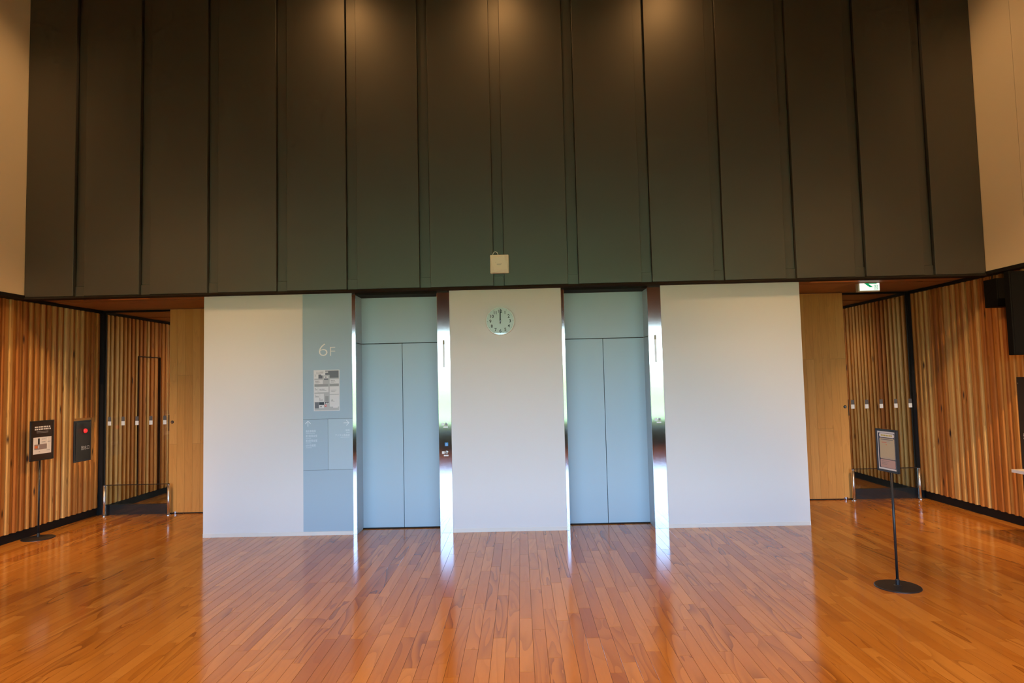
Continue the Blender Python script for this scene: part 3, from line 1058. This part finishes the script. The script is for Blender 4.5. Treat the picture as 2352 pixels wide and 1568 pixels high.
for k_ in range(5):
    MB().box(-0.185 + k_ * 0.014, -0.181 + k_ * 0.014, DW - 0.0425, DW - 0.0395, 3.104, 3.108).build('status_light', M['print_grey'], ap)
arc = [(-0.262 + 0.032 * math.cos(t), DW - 0.018, 3.312 + 0.046 * math.sin(t)) for t in [math.radians(a) for a in range(-15, 196, 15)]]
MB().tube(arc, 0.0038, 8).build('cable', M['print_white'], ap, smooth=True)

# ================================================================== fire outlet cabinet in the left wall (built facing -Y, turned to +X)
fx = root('fire_cabinet', (XL, (FIRE[0] + FIRE[1]) / 2, FIRE[2]), PI / 2)
tag(fx, 'dark steel fire outlet cabinet with red lamp set in the left timber wall', 'cabinet')
hw, hh = (FIRE[1] - FIRE[0]) / 2, FIRE[3] - FIRE[2]
MB().box(-hw, hw, -0.022, -0.001, 0.0, hh, bev=0.002).build('frame', M['navy'], fx, world=False)
MB().box(-hw + 0.03, hw - 0.022, -0.030, -0.022, 0.022, hh - 0.022, bev=0.002).build('door', M['cabinet_dark'], fx, world=False)
MB().box(-hw, hw, -0.016, -0.001, hh, hh + 0.035).build('recess_head', M['door_plank'], fx, world=False)
lz = hh - 0.145
lm = MB().lathe([(0.034, 0.030), (0.034, 0.036), (0.030, 0.040)], 'y', (0.02, 0, lz), 28).build('lamp_ring', M['satin_black'], fx, world=False)
MB().lathe([(0.030, 0.038), (0.030, 0.044), (0.026, 0.058), (0.016, 0.066), (0.006, 0.069)], 'y', (0.02, 0, lz), 28).build('lamp_lens', M['lamp_red'], lm, world=False, smooth=True)
lettering('cabinet_text', '放水口', 0.062, 0.045, 0.165, -0.0312, M['print_white'], fx, align='CENTER', width=0.17)
for x, z in ((hw - 0.03, 0.03), (hw - 0.03, hh - 0.03)):
    MB().lathe([(0.006, 0.030), (0.005, 0.033)], 'y', (x, 0, z), 12).build('screw', M['chrome'], fx, world=False)

# ================================================================== tall dark cabinet in the right wall
rc = root('hydrant_cabinet', (XR, (CABR[0] + CABR[1]) / 2, 0.11), -PI / 2)
tag(rc, 'tall dark fire hydrant cabinet in the right timber wall behind the table', 'cabinet')
hw = (CABR[1] - CABR[0]) / 2
MB().box(-hw, hw, -0.03, -0.007, 0.0, 1.60, bev=0.002).build('frame', M['cabinet_dark'], rc, world=False)
MB().box(-hw + 0.03, hw - 0.03, -0.038, -0.03, 0.03, 1.57, bev=0.002).build('door', M['cabinet_dark'], rc, world=False)
lettering('cabinet_text', '消火栓', 0.07, -hw + 0.075, 0.90, -0.0392, M['print_white'], rc, bold=0.001, width=0.2)
MB().lathe([(0.006, 0.038), (0.005, 0.041)], 'y', (-hw + 0.05, 0, 1.53), 12).build('screw', M['chrome'], rc, world=False)

# ================================================================== sign stands (built facing -Y, then turned)
def stand(loc, rz, label, pole_h, fw_, fh, kind):
    r = root('sign_stand', loc, rz)
    tag(r, label, 'sign stand', 'black pole sign stands')
    MB().lathe([(0.178, 0.0), (0.178, 0.006), (0.172, 0.010), (0.03, 0.014), (0.018, 0.02)], 'z', n=56).build('base', M['satin_black'], r, world=False, smooth=False)
    MB().cyl((0, 0, 0.012), (0, 0, pole_h + 0.05), 0.0105, n=16).build('pole', M['satin_black'], r, world=False, smooth=True)
    MB().lathe([(0.017, 0.014), (0.017, 0.06), (0.012, 0.066)], 'z', n=20).build('collar', M['satin_black'], r, world=False, smooth=False)
    y0 = -0.030
    MB().box(-fw_ / 2, fw_ / 2, y0 + 0.004, -0.011, pole_h, pole_h + fh, bev=0.003).build('frame', M['satin_black'], r, world=False)
    ed = 0.018
    p = MB().box(-fw_ / 2 + ed, fw_ / 2 - ed, y0 + 0.001, y0 + 0.004, pole_h + ed, pole_h + fh - ed) \
        .build('poster', M['poster_dark' if kind == 'brown' else 'print_white'], r, world=False)
    b = MB()
    for a in ((-fw_ / 2, fw_ / 2, pole_h, pole_h + ed), (-fw_ / 2, fw_ / 2, pole_h + fh - ed, pole_h + fh),
              (-fw_ / 2, -fw_ / 2 + ed, pole_h, pole_h + fh), (fw_ / 2 - ed, fw_ / 2, pole_h, pole_h + fh)):
        b.box(a[0], a[1], y0 - 0.003, y0 + 0.006, a[2], a[3])
    b.build('bezel', M['satin_black'], r, world=False)

    def rect(name, u0, v0, u1, v1, mat, lift=1, rad=0.0):
        """u, v in 0..1 over the poster, v downwards"""
        W, H = fw_ - 2 * ed, fh - 2 * ed
        x0, x1 = -W / 2 + u0 * W, -W / 2 + u1 * W
        z1, z0 = pole_h + ed + (1 - v0) * H, pole_h + ed + (1 - v1) * H
        yy = y0 + 0.001 - 0.0005 * lift
        if rad > 0:
            q = []
            for cx_, cz_, a0 in ((x1 - rad, z0 + rad, -90), (x1 - rad, z1 - rad, 0), (x0 + rad, z1 - rad, 90), (x0 + rad, z0 + rad, 180)):
                for k in range(6):
                    t = math.radians(a0 + 18 * k)
                    q.append((cx_ + rad * math.cos(t), cz_ + rad * math.sin(t)))
            MB().poly(q, yy, 0.0005 * lift).build(name, M[mat], p, world=False)
        else:
            MB().box(x0, x1, yy, yy + 0.0005 * lift, z0, z1).build(name, M[mat], p, world=False)

    if kind == 'brown':
        for v, us in ((0.115, (0.13, 0.21, 0.30, 0.39, 0.46, 0.54, 0.62, 0.71, 0.80)), (0.175, (0.13, 0.22, 0.31, 0.40, 0.48, 0.57, 0.66, 0.74, 0.83))):
            for i, u in enumerate(us):
                rect('title_character', u, v, u + (0.07, 0.055, 0.07)[i % 3], v + 0.038, 'print_cream')
        rect('subtitle_line', 0.22, 0.252, 0.78, 0.262, 'print_grey')
        rect('subtitle_line', 0.22, 0.285, 0.78, 0.293, 'print_grey')
        rect('plan', 0.07, 0.41, 0.94, 0.86, 'print_cream', 1)
        rect('plan_passage', 0.12, 0.60, 0.72, 0.74, 'pink_grey', 2)
        for q in ((0.10, 0.43, 0.27, 0.60), (0.42, 0.43, 0.70, 0.585), (0.73, 0.43, 0.92, 0.72), (0.10, 0.75, 0.92, 0.845)):
            rect('plan_room', *q, 'print_cream', 3)
        rect('plan_core', 0.29, 0.44, 0.37, 0.60, 'print_black', 3)
        rect('plan_caption', 0.46, 0.46, 0.64, 0.475, 'print_grey', 4)
        rect('plan_caption', 0.46, 0.535, 0.64, 0.55, 'print_grey', 4)
        rect('plan_caption', 0.75, 0.54, 0.90, 0.555, 'print_grey', 4)
        rect('plan_caption', 0.70, 0.77, 0.86, 0.783, 'print_grey', 4)
        rect('plan_mark', 0.33, 0.79, 0.39, 0.81, 'print_grey', 4)
        rect('here_marker', 0.13, 0.635, 0.28, 0.705, 'orange', 4, rad=0.016)
        rect('plan_mark', 0.31, 0.63, 0.35, 0.71, 'print_white', 4)
    else:
        rect('poster_ground', 0.05, 0.045, 0.97, 0.955, 'poster_navy', 1)
        rect('heading_card', 0.12, 0.055, 0.95, 0.155, 'print_cream', 2, rad=0.014)
        for i in range(7):
            rect('heading_character', 0.22 + i * 0.09, 0.085, 0.29 + i * 0.09, 0.125, 'yellow', 3)
        rect('notice_card', 0.12, 0.175, 0.95, 0.72, 'poster_cream', 2, rad=0.012)
        rect('notice_line', 0.20, 0.205, 0.88, 0.222, 'map_dk', 3)
        rect('notice_line', 0.30, 0.245, 0.70, 0.256, 'print_grey', 3)
        rect('notice_line', 0.24, 0.282, 0.52, 0.295, 'red', 3)
        rect('notice_line', 0.52, 0.285, 0.74, 0.295, 'print_grey', 3)
        rect('notice_mark', 0.47, 0.335, 0.52, 0.36, 'orange', 3, rad=0.004)
        rect('notice_line', 0.20, 0.69, 0.86, 0.70, 'print_grey', 3)
        rect('footer_card', 0.12, 0.735, 0.95, 0.945, 'poster_pink', 2, rad=0.010)
        for v, u1 in ((0.775, 0.62), (0.815, 0.55), (0.855, 0.48)):
            rect('footer_line', 0.18, v, u1, v + 0.012, 'pink_grey', 3)
    return r


stand((-5.985, 0.15, 0.0), math.radians(86), 'black pole sign stand with a brown floor plan poster by the left timber wall', 0.955, 0.36, 0.49, 'brown')
stand((3.13, -2.32, 0.0), math.radians(-84), 'black pole sign stand with a cream and pink notice on the open floor at right', 0.955, 0.265, 0.36, 'notice')

# ================================================================== exit sign hanging from the right corridor ceiling
ex = root('exit_sign', (4.606, 0.6, HC))
tag(ex, 'lit green and white exit sign with a left arrow under the right corridor ceiling', 'exit sign')
x0, x1, z0, z1 = 4.478, 4.736, 2.868, 3.126
# the box is let up into a slot of the ceiling, so only its lower part hangs free
MB().box(x0 - 0.022, x1 + 0.004, 0.6, 0.66, z0 - 0.008, HC, bev=0.002).build('case', M['exit_case'], ex)
face = MB().box(x0, x1, 0.596, 0.600, z0 + 0.006, HC).build('face', M['exit_white'], ex)
ar = MB()
az = 2.993
ar.poly([(4.53, HC), (4.606, 2.917), (4.648, 2.917), (4.592, HC - 0.014), (4.70, HC - 0.014), (4.70, HC)][::-1], 0.5945, 0.0015)
ar.build('arrow', M['exit_green'], face)
fr = MB()
px0, px1, pz0, pz1 = 4.662, 4.712, 2.885, 2.944
fr.box(px0, px1, 0.5945, 0.596, pz0, pz0 + 0.004).box(px0, px1, 0.5945, 0.596, pz1 - 0.004, pz1)
fr.box(px0, px0 + 0.004, 0.5945, 0.596, pz0 + 0.004, pz1 - 0.004).box(px1 - 0.004, px1, 0.5945, 0.596, pz0 + 0.004, pz1 - 0.004)
fr.build('doorway_symbol', M['exit_green'], face)
rm = MB()
cx_, cz_ = (px0 + px1) / 2, (pz0 + pz1) / 2
rm.lathe([(0.005, 0), (0.005, 0.0012)], 'y', (cx_ - 0.003, 0.596, cz_ + 0.017), 12)
for p, q, t in (((-0.002, 0.011), (0.002, -0.004), 0.0045), ((0.002, -0.004), (0.012, -0.012), 0.003), ((0.002, -0.004), (-0.008, -0.014), 0.003),
                ((-0.008, -0.014), (-0.004, -0.022), 0.0026), ((0.012, -0.012), (0.016, -0.022), 0.0026), ((-0.002, 0.009), (-0.013, 0.003), 0.0024),
                ((0.0, 0.008), (0.012, 0.002), 0.0024)):
    rm.cyl((cx_ + p[0], 0.5955, cz_ + p[1]), (cx_ + q[0], 0.5955, cz_ + q[1]), t * 0.7, n=6)
rm.build('running_figure', M['exit_green'], face)

# ================================================================== black speaker and display high on the right wall
sp = root('wall_speaker', (5.60, -0.45, 2.53))
tag(sp, 'small black box speaker on the right timber wall beside the black display', 'speaker')
MB().box(5.49, XR - 0.055, -0.45, -0.24, 2.525, 2.85, bev=0.006).build('cabinet', M['matt_black'], sp)
MB().box(5.505, XR - 0.07, -0.456, -0.45, 2.54, 2.835, bev=0.002).build('grille', M['matt_black'], sp)
MB().box(XR - 0.06, XR - 0.012, -0.38, -0.31, 2.62, 2.76).build('bracket', M['matt_black'], sp)
MB().tube([(5.55, -0.30, 2.85), (5.57, -0.28, 2.90), (5.60, -0.28, 2.925)], 0.006, 8).build('cable', M['matt_black'], sp)
ds = root('wall_display', (5.75, -0.90, 1.95))
tag(ds, 'large black display hanging at the right edge beside the speaker', 'display')
MB().box(5.30, 6.75, -0.90, -0.82, 1.953, 2.86, bev=0.005).build('housing', M['matt_black'], ds)
MB().box(5.315, 6.735, -0.905, -0.90, 1.97, 2.845).build('screen', M['matt_black'], ds)
MB().cyl((5.62, -0.82, 2.5), (5.66, -0.5, 2.5), 0.02).build('arm', M['matt_black'], ds)
# the display reaches over the wall line, so it is cut back to the room side
for ob in (ob for ob in ds.children if ob.name.startswith(('housing', 'screen'))):
    for v in ob.data.vertices:
        if v.co.x + 5.75 > 5.67:
            v.co.x = 5.67 - 5.75 + (0.002 if ob.name.startswith('housing') else 0)

# ================================================================== mobile table at the right edge
tb = root('mobile_table', (5.32, -1.95, 0))
tag(tb, 'white-edged caster table at the right edge of the hall', 'table')
TX0, TX1, TY0, TY1 = 4.99, 5.62, -2.75, -1.17
MB().box(TX0, TX1, TY0, TY1, 0.752, 0.784, bev=0.003).build('tabletop', M['table_top'], tb)
e = MB()
e.box(TX0 - 0.003, TX0, TY0, TY1, 0.753, 0.783).box(TX1, TX1 + 0.003, TY0, TY1, 0.753, 0.783)
e.box(TX0, TX1, TY0 - 0.003, TY0, 0.753, 0.783).box(TX0, TX1, TY1, TY1 + 0.003, 0.753, 0.783)
e.build('edge_band', M['table_edge'], tb)
for yy in (TY1 - 0.13, TY0 + 0.13):
    MB().box(5.28, 5.34, yy - 0.025, yy + 0.025, 0.10, 0.752).build('column', M['satin_black'], tb)
    ft = MB()
    ft.box(5.05, 5.57, yy - 0.022, yy + 0.022, 0.085, 0.125, bev=0.006)
    ft.build('foot', M['satin_black'], tb)
    for xx in (5.07, 5.55):
        cs = MB().cyl((xx, yy - 0.012, 0.036), (xx, yy + 0.012, 0.036), 0.036, n=24).build('caster', M['satin_black'], tb)
        MB().cyl((xx, yy - 0.016, 0.036), (xx, yy + 0.016, 0.036), 0.012, n=16).build('axle', M['chrome'], cs)
        MB().box(xx - 0.014, xx + 0.014, yy - 0.020, yy + 0.020, 0.07, 0.09).build('fork', M['satin_black'], cs)
MB().box(5.295, 5.325, TY0 + 0.13, TY1 - 0.13, 0.66, 0.70).build('crossbar', M['satin_black'], tb)

# ================================================================== ceiling lamps
def downlight(x, y, power, spread, label, group, aim=(0, 0, -1), colour=(1.0, 0.58, 0.25), blend=1.0, size=0.10, z=None, k=1.0):
    z = (HZ if z is None else z) - 0.03
    r = root('downlight', (x, y, z))
    tag(r, label, 'downlight', group)
    MB().lathe([(0.085 * k, 0.0), (0.11 * k, 0.0), (0.11 * k, 0.03), (0.085 * k, 0.03)], 'z', (x, y, z), 28).build('ring', M['satin_black'], r)
    MB().lathe([(0.075 * k, 0.020), (0.075 * k, 0.026)], 'z', (x, y, z), 28).build('lens', M['lamp_warm'], r)
    L = bpy.data.lights.new('lamp', 'SPOT')
    L.energy = power
    L.color = colour
    L.spot_size = math.radians(spread)
    L.spot_blend = blend
    L.shadow_soft_size = size
    lo = bpy.data.objects.new('lamp', L)
    col.objects.link(lo)
    lo.parent = r
    lo.location = (0, 0, -0.02)
    lo.rotation_euler = Vector(aim).to_track_quat('-Z', 'Y').to_euler()


for i, x in enumerate((-2.25, -0.15, 2.05)):
    downlight(x, -1.2, WASH_W, 150, ('left', 'middle', 'right')[i] + ' warm downlight in the row close to the dark wall',
              'downlights close to the dark wall', colour=(1.0, 0.48, 0.15))
for k, (x, s_) in enumerate(((UL + 1.3, -1), (UR - 1.3, 1))):  # unseen fill spots, added to brighten the corridor timber and doors
    side = ('left', 'right')[k]
    downlight(x + s_ * 0.1, -7.2, CORRIDOR_FILL_W, 32, 'added fill spot aimed into the %s corridor' % side, 'added fill spots aimed into the corridors',
              aim=(0.15 * s_, 0.74, -0.70), blend=1.0)
for j, yy in enumerate((-4.6, -7.6)):
    for k, x in enumerate((-4.3, -0.2, 3.9)):
        downlight(x, yy, HALL_W, 88, '%s downlight of the %s row over the hall floor' % (('left', 'middle', 'right')[k], ('nearer', 'farther')[j]),
                  'downlights over the hall floor', blend=0.6)
for k, (x, s_) in enumerate(((-3.6, -1), (3.2, 1))):  # unseen fill spots, added to lift the beige upper walls
    downlight(x, -1.0, BEIGE_FILL_W, 50, 'added fill spot washing the %s beige wall' % ('left', 'right')[k], 'added fill spots washing the beige walls',
              aim=(2.6 * s_, 0.35, -2.4))
for k, x in enumerate((-5.25, 4.85)):
    downlight(x, 3.0, BACK_CORRIDOR_W, 150, 'small downlight in the %s corridor ceiling behind the glass' % ('left', 'right')[k],
              'downlights in the corridors behind the glass', z=HC - 0.008, k=0.4, size=0.04)
for k, (x, tx) in enumerate(((1.6, -6.1), (-2.0, 5.7))):  # unseen cross spots, added so the timber walls get more light
    downlight(x, -4.0, CROSS_FILL_W, 25, 'added narrow fill spot aimed across at the %s timber wall' % ('left', 'right')[k],
              'added fill spots aimed at the timber walls', aim=(tx - x, 4.7, -6.1), size=0.55, blend=1.0)
